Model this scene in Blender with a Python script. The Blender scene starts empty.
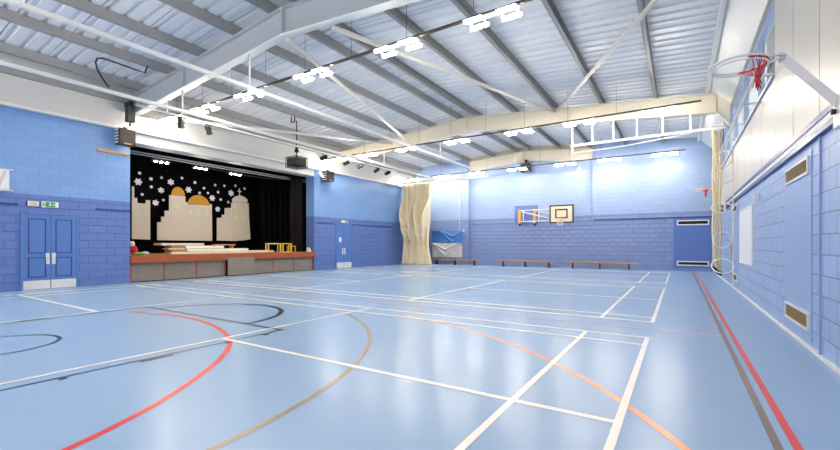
import bpy, bmesh, math, random
from mathutils import Vector, Matrix
random.seed(7)
PI = math.pi
scene = bpy.context.scene
COL = scene.collection

# ------------------------------------------------------------------ materials
def lin(c):
    return tuple(((v / 255) / 12.92 if v / 255 <= 0.04045 else ((v / 255 + 0.055) / 1.055) ** 2.4) for v in c) + (1,)

def base_mat(name):
    m = bpy.data.materials.new(name); m.use_nodes = True
    return m, m.node_tree.nodes, m.node_tree.links, m.node_tree.nodes['Principled BSDF']

def mat(name, rgb, rough=0.5, metal=0.0, noise=0.0, nscale=6.0, bump=0.0, bscale=40.0, spec=0.5):
    m, N, L, b = base_mat(name)
    b.inputs['Base Color'].default_value = lin(rgb)
    b.inputs['Roughness'].default_value = rough
    b.inputs['Metallic'].default_value = metal
    b.inputs['Specular IOR Level'].default_value = spec
    tc = N.new('ShaderNodeTexCoord')
    if noise > 0:
        nz = N.new('ShaderNodeTexNoise'); nz.inputs['Scale'].default_value = nscale; nz.inputs['Detail'].default_value = 4
        L.new(tc.outputs['Object'], nz.inputs['Vector'])
        mx = N.new('ShaderNodeMix'); mx.data_type = 'RGBA'
        c = lin(rgb)
        mx.inputs[6].default_value = tuple(v * (1 - noise) for v in c[:3]) + (1,)
        mx.inputs[7].default_value = tuple(min(1, v * (1 + noise)) for v in c[:3]) + (1,)
        L.new(nz.outputs['Fac'], mx.inputs[0]); L.new(mx.outputs[2], b.inputs['Base Color'])
    if bump > 0:
        n2 = N.new('ShaderNodeTexNoise'); n2.inputs['Scale'].default_value = bscale
        L.new(tc.outputs['Object'], n2.inputs['Vector'])
        bp = N.new('ShaderNodeBump'); bp.inputs['Strength'].default_value = bump; bp.inputs['Distance'].default_value = 0.01
        L.new(n2.outputs['Fac'], bp.inputs['Height']); L.new(bp.outputs['Normal'], b.inputs['Normal'])
    return m

def block_mat(name, rgb, axis, rough=0.42, var=0.04, mort=0.72, bmp=0.9):
    """painted concrete blockwork, 450 x 225 mm courses; axis = horizontal axis of the wall"""
    m, N, L, b = base_mat(name)
    tc = N.new('ShaderNodeTexCoord'); sp = N.new('ShaderNodeSeparateXYZ'); cb = N.new('ShaderNodeCombineXYZ')
    L.new(tc.outputs['Object'], sp.inputs[0]); L.new(sp.outputs[axis], cb.inputs[0]); L.new(sp.outputs['Z'], cb.inputs[1])
    bt = N.new('ShaderNodeTexBrick')
    bt.inputs['Scale'].default_value = 1; bt.inputs['Brick Width'].default_value = 0.45; bt.inputs['Row Height'].default_value = 0.225
    bt.inputs['Mortar Size'].default_value = 0.008; bt.inputs['Mortar Smooth'].default_value = 0.3; bt.inputs['Bias'].default_value = 0
    c = lin(rgb)
    bt.inputs['Color1'].default_value = tuple(v * (1 - var) for v in c[:3]) + (1,)
    bt.inputs['Color2'].default_value = tuple(min(1, v * (1 + var)) for v in c[:3]) + (1,)
    bt.inputs['Mortar'].default_value = tuple(v * mort for v in c[:3]) + (1,)
    L.new(cb.outputs[0], bt.inputs['Vector']); L.new(bt.outputs['Color'], b.inputs['Base Color'])
    nz = N.new('ShaderNodeTexNoise'); nz.inputs['Scale'].default_value = 60; L.new(tc.outputs['Object'], nz.inputs['Vector'])
    ma = N.new('ShaderNodeMath'); ma.operation = 'MULTIPLY_ADD'; ma.inputs[1].default_value = -1.0
    L.new(bt.outputs['Fac'], ma.inputs[0])
    mb = N.new('ShaderNodeMath'); mb.operation = 'MULTIPLY'; mb.inputs[1].default_value = 0.25
    L.new(nz.outputs['Fac'], mb.inputs[0]); L.new(mb.outputs[0], ma.inputs[2])
    bp = N.new('ShaderNodeBump'); bp.inputs['Strength'].default_value = bmp; bp.inputs['Distance'].default_value = 0.02
    L.new(ma.outputs[0], bp.inputs['Height']); L.new(bp.outputs['Normal'], b.inputs['Normal'])
    b.inputs['Roughness'].default_value = rough
    return m

def floor_mat():
    m, N, L, b = base_mat('sports_floor')
    tc = N.new('ShaderNodeTexCoord')
    n1 = N.new('ShaderNodeTexNoise'); n1.inputs['Scale'].default_value = 0.8; n1.inputs['Detail'].default_value = 6
    L.new(tc.outputs['Object'], n1.inputs['Vector'])
    mx = N.new('ShaderNodeMix'); mx.data_type = 'RGBA'
    mx.inputs[6].default_value = lin(FLOOR_A); mx.inputs[7].default_value = lin(FLOOR_B)
    L.new(n1.outputs['Fac'], mx.inputs[0]); L.new(mx.outputs[2], b.inputs['Base Color'])
    n2 = N.new('ShaderNodeTexNoise'); n2.inputs['Scale'].default_value = 5; n2.inputs['Detail'].default_value = 5
    L.new(tc.outputs['Object'], n2.inputs['Vector'])
    mr = N.new('ShaderNodeMapRange'); mr.inputs[3].default_value = 0.235; mr.inputs[4].default_value = 0.265
    L.new(n2.outputs['Fac'], mr.inputs[0]); L.new(mr.outputs[0], b.inputs['Roughness'])
    b.inputs['Specular IOR Level'].default_value = 0.17
    return m

def wood_mat(name, a, bcol, rough=0.4, scale=(1, 14, 14)):
    m, N, L, b = base_mat(name)
    tc = N.new('ShaderNodeTexCoord'); mp = N.new('ShaderNodeMapping'); mp.inputs['Scale'].default_value = scale
    nz = N.new('ShaderNodeTexNoise'); nz.inputs['Scale'].default_value = 2.5; nz.inputs['Detail'].default_value = 5
    L.new(tc.outputs['Object'], mp.inputs[0]); L.new(mp.outputs[0], nz.inputs['Vector'])
    mx = N.new('ShaderNodeMix'); mx.data_type = 'RGBA'; mx.inputs[6].default_value = lin(a); mx.inputs[7].default_value = lin(bcol)
    L.new(nz.outputs['Fac'], mx.inputs[0]); L.new(mx.outputs[2], b.inputs['Base Color'])
    b.inputs['Roughness'].default_value = rough
    return m

def emit_mat(name, rgb, strength):
    m, N, L, b = base_mat(name)
    b.inputs['Base Color'].default_value = lin(rgb)
    b.inputs['Emission Color'].default_value = lin(rgb); b.inputs['Emission Strength'].default_value = strength
    return m

def glass_mat(name):
    m, N, L, b = base_mat(name)
    b.inputs['Base Color'].default_value = (0.9, 0.95, 1, 1); b.inputs['Roughness'].default_value = 0.02
    b.inputs['Transmission Weight'].default_value = 1.0; b.inputs['IOR'].default_value = 1.12
    return m

FLOOR_A, FLOOR_B = (146, 174, 206), (152, 180, 210)
M = {}
M['floor'] = floor_mat()
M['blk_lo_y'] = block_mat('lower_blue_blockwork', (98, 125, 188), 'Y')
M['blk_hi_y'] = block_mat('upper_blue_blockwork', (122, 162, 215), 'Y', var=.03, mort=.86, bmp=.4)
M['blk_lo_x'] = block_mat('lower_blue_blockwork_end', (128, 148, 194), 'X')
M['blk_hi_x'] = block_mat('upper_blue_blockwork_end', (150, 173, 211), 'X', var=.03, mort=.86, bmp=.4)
M['blk_rt'] = block_mat('lavender_blue_blockwork', (162, 186, 226), 'Y', var=.04, mort=.5)
M['flat_blue'] = mat('smooth_blue_panel_paint', (158, 182, 224), .4, bump=.1)
M['flat_blue2'] = mat('smooth_deep_blue_panel_paint', (92, 122, 184), .4, bump=.1)
M['navy'] = mat('dark_blue_gloss_paint', (30, 52, 128), .35)
M['door_blue'] = mat('blue_door_paint', (88, 126, 190), .35, noise=.05)
M['plate'] = mat('satin_aluminium_plate', (226, 224, 220), .35, noise=.03)
M['white'] = mat('white_paint', (236, 235, 230), .45, noise=.02)
M['cream'] = mat('cream_white_steel_paint', (226, 222, 211), .45, noise=.03)
M['fascia'] = mat('off_white_boarding', (208, 207, 204), .5, noise=.02)
M['frame_shaded'] = mat('shaded_frame_steel', (206, 209, 210), .45, noise=.03)  # frame steel greyed: shade on the near frame put into its colour
M['frame_warm_lit'] = mat('warm_lit_frame_steel', (224, 216, 198), .45, noise=.03)  # same steel warmed: lamplight on the far frames put into the colour
M['clad'] = mat('white_wall_cladding', (214, 209, 198), .4, noise=.02)
M['groove'] = mat('grey_cladding_joint', (120, 116, 108), .7)
M['sheet'] = mat('roof_liner_sheet', (232, 233, 236), .4, metal=.0, noise=.05)
M['galv'] = mat('galvanised_steel', (156, 156, 155), .5, metal=.0, noise=.12, nscale=9)
M['black'] = mat('black_cloth', (10, 10, 13), .95, noise=.3, nscale=20, spec=.1)
M['browncloth'] = mat('dark_taupe_curtain_cloth', (36, 33, 32), .95, noise=.2, spec=.1)
M['blackplastic'] = mat('black_plastic', (24, 24, 26), .45)
M['darkmetal'] = mat('dark_metal', (52, 50, 50), .4, metal=.6)
M['wirem'] = mat('thin_steel_wire', (90, 90, 92), .4, metal=.7)
M['trackgrey'] = mat('grey_track_metal', (84, 80, 72), .45, metal=.4)
M['stagewood'] = wood_mat('orange_stage_wood', (150, 70, 36), (184, 98, 54), .3, (14, 1.2, 14))
M['deckwood'] = wood_mat('stage_deck_wood', (190, 140, 84), (212, 164, 104), .4, (14, 1.2, 14))
M['panelgrey'] = wood_mat('grey_brown_stage_panel', (126, 114, 104), (152, 140, 128), .5, (10, 3, 3))
M['benchwood'] = wood_mat('bench_top_wood', (196, 132, 70), (220, 160, 92), .35, (1.2, 14, 14))
M['cotton'] = mat('beige_castle_cloth', (216, 206, 190), .95, noise=.06, nscale=12, bump=.15, bscale=90, spec=.1)
M['gold'] = mat('gold_dome_cloth', (196, 142, 34), .7, noise=.2, nscale=14, bump=.2, bscale=60)
M['patch'] = mat('pale_yellow_window_patch', (222, 216, 176), .9)
M['snow'] = mat('white_snowflake_paper', (244, 244, 248), .8)
M['curtain'] = mat('cream_curtain_fabric', (236, 222, 190), .85, noise=.04, nscale=5, bump=.06, bscale=120, spec=.15)
M['bluecloth'] = mat('sky_blue_vinyl', (70, 128, 200), .5, noise=.08)
M['whitecloth'] = mat('white_vinyl', (208, 210, 212), .5, noise=.08)
M['yellow'] = mat('yellow_paint', (236, 200, 44), .4)
M['paleyellow'] = mat('pale_yellow_paint', (240, 224, 150), .5)
M['orangepaint'] = mat('orange_yellow_pad', (236, 176, 84), .5)
M['red'] = mat('red_net_cord', (218, 62, 78), .6)
M['redcloth'] = mat('red_cloth', (204, 40, 60), .8, noise=.2)
M['greencloth'] = mat('green_cloth', (110, 150, 60), .8, noise=.2)
M['skin'] = mat('pale_pink_felt', (226, 196, 176), .8)
M['rope'] = mat('natural_hemp_rope', (236, 216, 172), .85, noise=.12, nscale=40)
M['blueplas'] = mat('blue_strap', (40, 84, 170), .5)
M['gridbrown'] = mat('brown_vent_mesh', (150, 122, 70), .6, noise=.15, nscale=60)
M['gridblack'] = mat('black_vent_void', (20, 20, 22), .7)
M['paper'] = mat('white_noticeboard', (232, 234, 240), .6, noise=.02)
M['green'] = mat('green_sign', (34, 160, 74), .4)
M['exitlit'] = mat('white_sign_face', (244, 248, 244), .4)
M['boardcream'] = mat('backboard_cream', (240, 226, 196), .35)
M['orange_wood'] = wood_mat('varnished_batten', (196, 140, 74), (216, 164, 100), .35, (12, 1, 12))
M['winframe'] = mat('grey_blue_window_frame', (182, 194, 214), .4)
M['darkpane'] = mat('dark_blind', (40, 42, 46), .6)
M['glass'] = glass_mat('window_glass')
M['tube'] = emit_mat('warm_lamp_tube', (255, 243, 226), 185.0)
M['stagelamp'] = emit_mat('stage_lamp_face', (255, 250, 240), 120.0)
M['l_white'] = mat('white_court_line', (244, 238, 226), .3)
M['l_black'] = mat('black_court_line', (40, 40, 46), .3)
M['l_brown'] = mat('brown_grey_court_line', (128, 112, 98), .3)
M['l_gold'] = mat('gold_grey_court_line', (150, 134, 112), .3)
M['l_red'] = mat('red_court_line', (226, 58, 44), .3)
M['l_pink'] = mat('worn_red_court_line', (206, 150, 170), .35)
M['l_orange'] = mat('orange_court_line', (240, 156, 98), .3)
M['boardwhite'] = mat('white_board_paint', (246, 244, 236), .5, noise=.04)
M['boardcream2'] = mat('cream_board_paint', (238, 228, 206), .5, noise=.06)
M['boardbrown'] = mat('bare_chipboard', (172, 142, 112), .7, noise=.2, nscale=30)

# ------------------------------------------------------------------ mesh helpers
class MB:
    def __init__(s): s.v, s.f, s.mi, s.sm, s.cur = [], [], [], [], 0
    def add(s, vs, fs, smooth=False):
        o = len(s.v); s.v += [tuple(p) for p in vs]
        for f in fs: s.f.append([o + i for i in f]); s.mi.append(s.cur); s.sm.append(smooth)
        return s
    def box(s, x0, x1, y0, y1, z0, z1, b=0.0):
        x0, x1 = min(x0, x1), max(x0, x1); y0, y1 = min(y0, y1), max(y0, y1); z0, z1 = min(z0, z1), max(z0, z1)
        b = min(b, .49 * min(x1 - x0, y1 - y0, z1 - z0))
        if b <= 1e-5:
            v = [(x, y, z) for z in (z0, z1) for y in (y0, y1) for x in (x0, x1)]
            return s.add(v, [(0, 2, 3, 1), (4, 5, 7, 6), (0, 1, 5, 4), (2, 6, 7, 3), (0, 4, 6, 2), (1, 3, 7, 5)])
        bm = bmesh.new(); bmesh.ops.create_cube(bm, size=1)
        for v in bm.verts: v.co = Vector(((x0 + x1) / 2 + v.co.x * (x1 - x0), (y0 + y1) / 2 + v.co.y * (y1 - y0), (z0 + z1) / 2 + v.co.z * (z1 - z0)))
        bmesh.ops.bevel(bm, geom=list(bm.edges), offset=b, segments=2, affect='EDGES', profile=.6)
        bm.verts.index_update()
        s.add([v.co.copy() for v in bm.verts], [[v.index for v in f.verts] for f in bm.faces]); bm.free(); return s
    def obox(s, p, q, w, h, up=(0, 0, 1)):
        """bar from p to q, width w across, height h along up"""
        p, q = Vector(p), Vector(q); d = (q - p).normalized(); up = Vector(up)
        sd = d.cross(up)
        if sd.length < 1e-4: sd = d.cross(Vector((1, 0, 0)))
        sd.normalize(); u = sd.cross(d).normalized()
        v = [e + sd * (a * w / 2) + u * (c * h / 2) for e in (p, q) for a, c in ((-1, -1), (1, -1), (1, 1), (-1, 1))]
        return s.add(v, [(3, 2, 1, 0), (4, 5, 6, 7), (0, 1, 5, 4), (1, 2, 6, 5), (2, 3, 7, 6), (3, 0, 4, 7)])
    def tube(s, pts, r, n=10, closed=False, taper=None):
        pts = [Vector(p) for p in pts]; k = len(pts); rings = []
        prev = None
        for i, p in enumerate(pts):
            a = pts[(i - 1) % k] if (closed or i > 0) else p
            b = pts[(i + 1) % k] if (closed or i < k - 1) else p
            d = (b - a)
            d = d.normalized() if d.length > 1e-9 else Vector((0, 0, 1))
            if prev is None:
                t = Vector((0, 0, 1)) if abs(d.z) < .9 else Vector((1, 0, 0))
                u = d.cross(t).normalized()
            else:
                u = prev - d * prev.dot(d)
                u = u.normalized() if u.length > 1e-6 else d.orthogonal().normalized()
            prev = u; w = d.cross(u)
            rr = r if taper is None else taper[i]
            rings.append([p + (u * math.cos(2 * PI * j / n) + w * math.sin(2 * PI * j / n)) * rr for j in range(n)])
        vs = [v for ring in rings for v in ring]; fs = []
        for i in range(k if closed else k - 1):
            a, b = i * n, ((i + 1) % k) * n
            for j in range(n): fs.append((a + j, a + (j + 1) % n, b + (j + 1) % n, b + j))
        s.add(vs, fs, True)
        if not closed:
            o = len(s.v) - len(vs)
            for base, rev in ((0, True), ((k - 1) * n, False)):
                f = [o + base + j for j in range(n)]
                s.f.append(f[::-1] if rev else f); s.mi.append(s.cur); s.sm.append(False)
        return s
    def prism(s, outline, axis, a, b):
        """outline = list of 2D points in the plane normal to axis ('x': (y,z), 'y': (x,z), 'z': (x,y)), extruded from a to b"""
        def P(u, v, t): return (t, u, v) if axis == 'x' else (u, t, v) if axis == 'y' else (u, v, t)
        n = len(outline)
        area = sum(outline[i][0] * outline[(i + 1) % n][1] - outline[(i + 1) % n][0] * outline[i][1] for i in range(n))
        if area < 0: outline = outline[::-1]
        vs = [P(u, v, a) for u, v in outline] + [P(u, v, b) for u, v in outline]
        fl = (axis == 'y')
        lo, hi = list(range(n))[::-1], list(range(n, 2 * n))
        sd = [(i, (i + 1) % n, n + (i + 1) % n, n + i) for i in range(n)]
        fs = [lo, hi] + sd
        if (b < a) != fl: fs = [tuple(reversed(f)) for f in fs]
        return s.add(vs, fs)
    def lathe(s, prof, c, n=20, axis='z'):
        vs = []
        for r, h in prof:
            for j in range(n):
                x, y = r * math.cos(2 * PI * j / n), r * math.sin(2 * PI * j / n)
                vs.append((c[0] + x, c[1] + y, c[2] + h) if axis == 'z' else (c[0] + h, c[1] + x, c[2] + y) if axis == 'x' else (c[0] + x, c[1] + h, c[2] + y))
        k = len(prof); fs = []
        for i in range(k - 1):
            for j in range(n): fs.append((i * n + j, i * n + (j + 1) % n, (i + 1) * n + (j + 1) % n, (i + 1) * n + j))
        fs.append(list(range(n))[::-1]); fs.append([(k - 1) * n + j for j in range(n)])
        return s.add(vs, fs, True)
    def grid(s, fn, nu, nv):
        vs = [fn(i / nu, j / nv) for j in range(nv + 1) for i in range(nu + 1)]
        fs = [(j * (nu + 1) + i, j * (nu + 1) + i + 1, (j + 1) * (nu + 1) + i + 1, (j + 1) * (nu + 1) + i) for j in range(nv) for i in range(nu)]
        return s.add(vs, fs, True)

def wloc(o):
    p = Vector((0, 0, 0))
    while o is not None: p += o.location; o = o.parent
    return p

def build(name, mb, m, parent=None, solid=0.0, org=None):
    """link one mesh object; coordinates in mb are world coordinates"""
    off = wloc(parent) if parent else Vector((0, 0, 0))
    loc = Vector((0, 0, 0))
    if parent is None and org is not None: loc = Vector(org); off = loc
    me = bpy.data.meshes.new(name)
    me.from_pydata([Vector(v) - off for v in mb.v], [], mb.f)
    for mm in (m if isinstance(m, (list, tuple)) else [m]): me.materials.append(M[mm])
    for p, i, sm in zip(me.polygons, mb.mi, mb.sm): p.material_index = i; p.use_smooth = sm
    me.validate(); me.update()
    o = bpy.data.objects.new(name, me); COL.objects.link(o); o.location = loc
    if parent: o.parent = parent
    if solid:
        md = o.modifiers.new('thickness', 'SOLIDIFY'); md.thickness = solid; md.offset = 0
    return o

def tag(o, label, cat, group=None, kind=None):
    o['label'] = label; o['category'] = cat
    if group: o['group'] = group
    if kind: o['kind'] = kind
    return o

def thing(name, loc, label, cat, group=None, kind=None):
    o = bpy.data.objects.new(name, None); COL.objects.link(o); o.location = loc; o.empty_display_size = .1
    return tag(o, label, cat, group, kind)

def copy_tree(o, parent=None):
    c = o.copy(); COL.objects.link(c)
    if parent is not None: c.parent = parent
    for ch in list(o.children): copy_tree(ch, c)
    return c

ORD = ['first', 'second', 'third', 'fourth', 'fifth', 'sixth', 'seventh', 'eighth', 'ninth', 'tenth', 'eleventh', 'twelfth', 'thirteenth',
       'fourteenth', 'fifteenth', 'sixteenth', 'seventeenth', 'eighteenth', 'nineteenth', 'twentieth', 'twenty-first', 'twenty-second', 'twenty-third', 'twenty-fourth']

# ------------------------------------------------------------------ dimensions (metres)
XL, XR, YB, YF = -14.5, 1.67, 19.6, -7.0      # side walls, back wall piers, wall behind the camera
XRIDGE, ZR, SL = -7.2, 6.6, 0.08              # ridge line, purlin underside at the ridge, roof slope
def roof_z(x, base=ZR): return base - SL * abs(x - XRIDGE)

# ------------------------------------------------------------------ floor and court lines
fl = build('floor', MB().box(-19.2, 2.2, YF - .2, 20.4, -.12, 0), 'floor')
tag(fl, 'glossy light blue sports hall floor with painted court lines', 'floor', kind='structure')
zl = [0.0008]
def fline(name, p, q, w, m, dz=0.0):
    b = MB(); z = zl[0] + dz; b.obox((p[0], p[1], z), (q[0], q[1], z), w, .0012); return build(name, b, m, fl)
def farc(name, c, r, a0, a1, w, m, n=64, dz=0.0):
    z = zl[0] + .0006 + dz; vs, fs = [], []
    for i in range(n + 1):
        a = math.radians(a0 + (a1 - a0) * i / n)
        for rr in (r - w / 2, r + w / 2): vs.append((c[0] + rr * math.cos(a), c[1] + rr * math.sin(a), z))
    for i in range(n): fs.append((2 * i, 2 * i + 1, 2 * i + 3, 2 * i + 2))
    return build(name, MB().add(vs, fs), m, fl)
farc('orange_court_arc', (-4.87, -3.27), 6.1, 0, 78, .06, 'l_orange')
farc('three_point_arc', (-6.77, -1.95), 4.75, 0, 74, .055, 'l_gold', dz=.0004)
# red goal-area curve: a quarter arc that straightens towards the goal line
rp = [(-8.05, .33), (-7.44, .5), (-6.7, .57), (-5.95, .5), (-5.3, .32), (-4.8, .12), (-4.39, -.1), (-4.06, -.36), (-3.78, -.63), (-3.53, -.92), (-3.31, -1.2), (-3.09, -1.52), (-2.93, -1.81), (-2.82, -2.05), (-2.7, -2.4), (-2.6, -2.9), (-2.56, -3.4)]
def catmull(P, n=8):
    P = [Vector(p) for p in P]; Q = [P[0] * 2 - P[1]] + P + [P[-1] * 2 - P[-2]]; out = []
    for i in range(1, len(Q) - 2):
        for k in range(n):
            t = k / n; a, b_, c, d = Q[i - 1], Q[i], Q[i + 1], Q[i + 2]
            out.append(.5 * (2 * b_ + (c - a) * t + (2 * a - 5 * b_ + 4 * c - d) * t * t + (3 * b_ - a - 3 * c + d) * t ** 3))
    return out + [P[-1]]
cp = catmull(rp); b = MB(); vs = []
for i, q in enumerate(cp):
    d = (cp[min(i + 1, len(cp) - 1)] - cp[max(i - 1, 0)]).normalized(); nn = Vector((-d.y, d.x)) * .03
    vs += [(q.x + nn.x, q.y + nn.y, .0022), (q.x - nn.x, q.y - nn.y, .0022)]
build('red_goal_area_arc', b.add(vs, [(2 * i, 2 * i + 1, 2 * i + 3, 2 * i + 2) for i in range(len(cp) - 1)]), 'l_red', fl)
farc('free_throw_arc', (-6.71, .78), 1.37, 0, 180, .085, 'l_black', dz=.0006)
farc('small_hoop_arc', (-6.706, -1.74), .616, 0, 360, .045, 'l_black', dz=.0006)
farc('centre_circle', (-6.7, 7.3), 1.5, 0, 360, .04, 'l_black', dz=.0006)
fline('free_throw_line', (-8.55, .77), (-4.47, .77), .055, 'l_black', .001)
for x in (-4.5, -8.53): fline('lane_line', (x, -6.8), (x, .79), .036, 'l_black', .001)
for sx in (-4.5, -8.53):
    d = .1 if sx > -6 else -.1
    for y, w in ((-1.73, .06), (-.93, .32), (-.1, .06), (.45, .06)): fline('lane_mark', (sx + d * .2, y), (sx + d, y), w, 'l_black', .0012)
fline('halfway_line', (.85, 3.72), (-13.9, 3.72), .05, 'l_pink', .0006)
fline('black_sideline', (.868, YF + .3), (.868, 19.1), .05, 'l_brown', .0012)
fline('red_sideline', (.968, YF + .3), (.968, 19.1), .05, 'l_red', .0014)
for cyc in (0.0, 7.375, 14.75):                # three badminton courts side by side along the hall
    W, z = (.05 if cyc == 0 else .062), .0018
    for x in (0, -.76, -4.72, -8.68, -12.64, -13.4):
        fline('badminton_cross_line', (x, cyc - 3.07), (x, cyc + 3.07), .055 if x in (0, -.76) else W, 'l_white', z)
    for y in (-3.05, -2.59, 2.59, 3.05): fline('badminton_sideline', (-13.42, cyc + y), (.02, cyc + y), .07 if cyc == 0 else .09, 'l_white', z + .0002)
    fline('badminton_centre_line', (-4.72, cyc), (0, cyc), .06 if cyc == 0 else .09, 'l_white', z + .0002)
    fline('badminton_centre_line', (-13.4, cyc), (-8.68, cyc), .075 if cyc == 0 else .09, 'l_white', z + .0002)

# ------------------------------------------------------------------ walls
def two_tone(b, mk, zsplit, ztop, lo, hi):
    b.cur = lo; mk(0, zsplit); b.cur = hi; mk(zsplit, ztop)
PY0, PY1, PZ = 2.89, 10.69, 4.53               # proscenium opening
b = MB()
for y0, y1 in ((YF, PY0), (PY1, 20.2)):
    two_tone(b, lambda a, c: b.box(-15.05, XL, y0, y1, a, c), 2.6, 4.85, 0, 1)
    b.cur = 2; b.box(-15.05, XL, y0, y1, 4.85, 6.25)
b.cur = 2; b.box(-15.05, XL, PY0, PY1, PZ, 6.25)
wl = build('wall_left', b, ['blk_lo_y', 'blk_hi_y', 'fascia'])
tag(wl, 'two-tone blue painted block wall with the stage opening', 'wall', kind='structure')
b = MB(); b.box(XL - .02, XL + .14, YF, 20.0, 4.85, 4.93, .01)
tag(build('trim_1', b, 'white'), 'white ledge running along the top of the stage-side wall', 'trim', kind='structure')

b = MB()
b.cur = 0; b.box(XR, 2.05, YF, 20.2, 0, 2.47)
b.cur = 1
ys = [YF] + [5.56 - 1.25 * k for k in range(9, -1, -1)]
for i in range(len(ys) - 1): b.box(XR, 2.05, ys[i] + .01, ys[i + 1] - (.01 if i < len(ys) - 2 else 0), 2.58, 6.2)
yy = 5.56
while yy < 20.1:
    b.box(XR, 2.05, yy + .01, min(20.2, yy + 1.25) - .01, 2.58, 4.03); yy += 1.25
b.cur = 2; b.box(XR + .025, 2.04, YF, 20.2, 2.47, 4.02); b.cur = 1
b.box(XR, 2.05, 19.2, 20.2, 4.03, 6.2)
b.box(XR, 2.05, 5.56, 19.2, 5.5, 6.2)
b.cur = 2; b.box(XR + .025, 2.04, YF, 5.5, 4.0, 6.2)
wr = build('wall_right', b, ['blk_rt', 'clad', 'groove'])
tag(wr, 'lavender blue block wall below white vertical cladding', 'wall', kind='structure')
b = MB()
b.cur = 0; b.box(XR - .05, XR + .02, YF, YB, 2.49, 2.56, .004)
b.cur = 1; b.box(XR - .062, XR + .02, YF, YB, 2.555, 2.62); b.box(XR - .05, XR + .02, YF, YB, 2.425, 2.49)
tag(build('trim_2', b, ['white', 'navy']), 'white ledge edged in dark blue along the block wall top', 'trim', kind='structure')
# smooth flush panels in the right wall
for y0, y1 in ((3.34, 4.72), (10.35, 11.55)):
    build('access_panel', MB().box(XR - .012, XR, y0, y1, .1, 2.36), 'flat_blue', wr)
build('conduit_strip', MB().box(XR - .02, XR, 2.98, 3.02, 0, 2.46), 'flat_blue', wr)

# end wall with two piers and a recess between them
b = MB()
for x0, x1 in ((-15.05, -10.6), (-3.45, 2.05)):
    two_tone(b, lambda a, c: b.box(x0, x1, YB, 20.2, a, c), 2.78, 6.7, 0, 1)
two_tone(b, lambda a, c: b.box(-10.6, -3.45, 19.9, 20.2, a, c), 2.78, 6.9, 0, 1)
wb = build('wall_back', b, ['blk_lo_x', 'blk_hi_x'])
tag(wb, 'two-tone blue painted block end wall behind the benches', 'wall', kind='structure')
build('access_panel', MB().box(.12, 1.6, YB - .012, YB, .12, 2.5), 'flat_blue2', wb)
b = MB(); two_tone(b, lambda a, c: b.box(-15.05, 2.05, YF - .2, YF, a, c), 2.6, 6.9, 0, 1)
tag(build('wall_front', b, ['blk_lo_x', 'blk_hi_x']), 'blue painted block end wall opposite the benches', 'wall', kind='structure')
# stage house
b = MB()
b.box(-18.9, -18.7, 2.3, 11.3, 0, 5.6); b.box(-18.9, -15.05, 2.1, 2.3, 0, 5.6); b.box(-18.9, -15.05, 11.3, 11.5, 0, 5.6); b.box(-18.9, -15.05, 2.1, 11.5, 5.5, 5.6)
tag(build('wall_stage', b, 'black'), 'black painted walls and lid of the stage house', 'wall', kind='structure')

# baseboard: pale coved edge of the floor along the right wall
b = MB(); b.box(XR - .03, XR, YF, YB, 0, .035)
tag(build('baseboard_right', b, 'white'), 'thin pale strip where the floor meets the lavender wall', 'baseboard', kind='structure')

# ------------------------------------------------------------------ clerestory windows in the right wall
wy = [5.56 + (19.2 - 5.56) / 6 * k for k in range(7)]
for k in range(6):
    y0, y1 = wy[k], wy[k + 1]
    w = thing('window_%d' % (k + 1), (1.85, (y0 + y1) / 2, 4.03),
              'clerestory window pane %s from the tall white cladding' % ORD[k], 'window', kind='structure')
    b = MB(); t = .06
    b.box(1.74, 1.86, y0, y0 + t / 2, 4.03, 5.5); b.box(1.74, 1.86, y1 - t / 2, y1, 4.03, 5.5)
    b.box(1.74, 1.86, y0 + t / 2, y1 - t / 2, 4.03, 4.1); b.box(1.74, 1.86, y0 + t / 2, y1 - t / 2, 5.43, 5.5)
    build('window_frame', b, 'winframe', w)
    build('pane', MB().box(1.795, 1.805, y0 + t / 2, y1 - t / 2, 4.1, 5.43), 'glass', w)
    if k == 0: build('blind', MB().box(1.81, 1.82, y0 + .7, y0 + 1.7, 4.1, 5.2), 'darkpane', w)
b = MB(); b.box(1.63, 1.86, 5.56, 19.2, 3.97, 4.03, .008)
tag(build('trim_3', b, 'winframe'), 'grey blue sill under the high windows', 'sill', kind='structure')

# ------------------------------------------------------------------ roof
prof = []
y = YF - .2; k = 0
while y < 20.3:
    prof += [(y, .0), (y + .03, .05), (y + .1, .05), (y + .13, 0)] + ([(y + .25, 0), (y + .255, .06), (y + .275, .06), (y + .28, 0)] if k % 3 == 2 else []) + [(y + .332, 0)]
    y += .333; k += 1
b = MB()
for xa, xb in ((-15.3, XRIDGE), (XRIDGE, 1.12)):
    vs = []
    for yy, h in prof:
        vs += [(xa, yy, roof_z(xa, 6.83) + h), (xb, yy, roof_z(xb, 6.83) + h)]
    b.add(vs, [(2 * i, 2 * i + 2, 2 * i + 3, 2 * i + 1) for i in range(len(prof) - 1)])
ce = build('ceiling', b, 'sheet')
tag(ce, 'pale ribbed metal roof lining over the whole hall', 'ceiling', kind='structure')
b = MB()
for xa, xb in ((-15.6, XRIDGE), (XRIDGE, 2.3)):
    b.prism([(xa, roof_z(xa, 6.9)), (xb, roof_z(xb, 6.9)), (xb, roof_z(xb, 7.0)), (xa, roof_z(xa, 7.0))], 'y', YF - .3, 20.5)
build('outer_roof', b, 'galv', ce)
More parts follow.
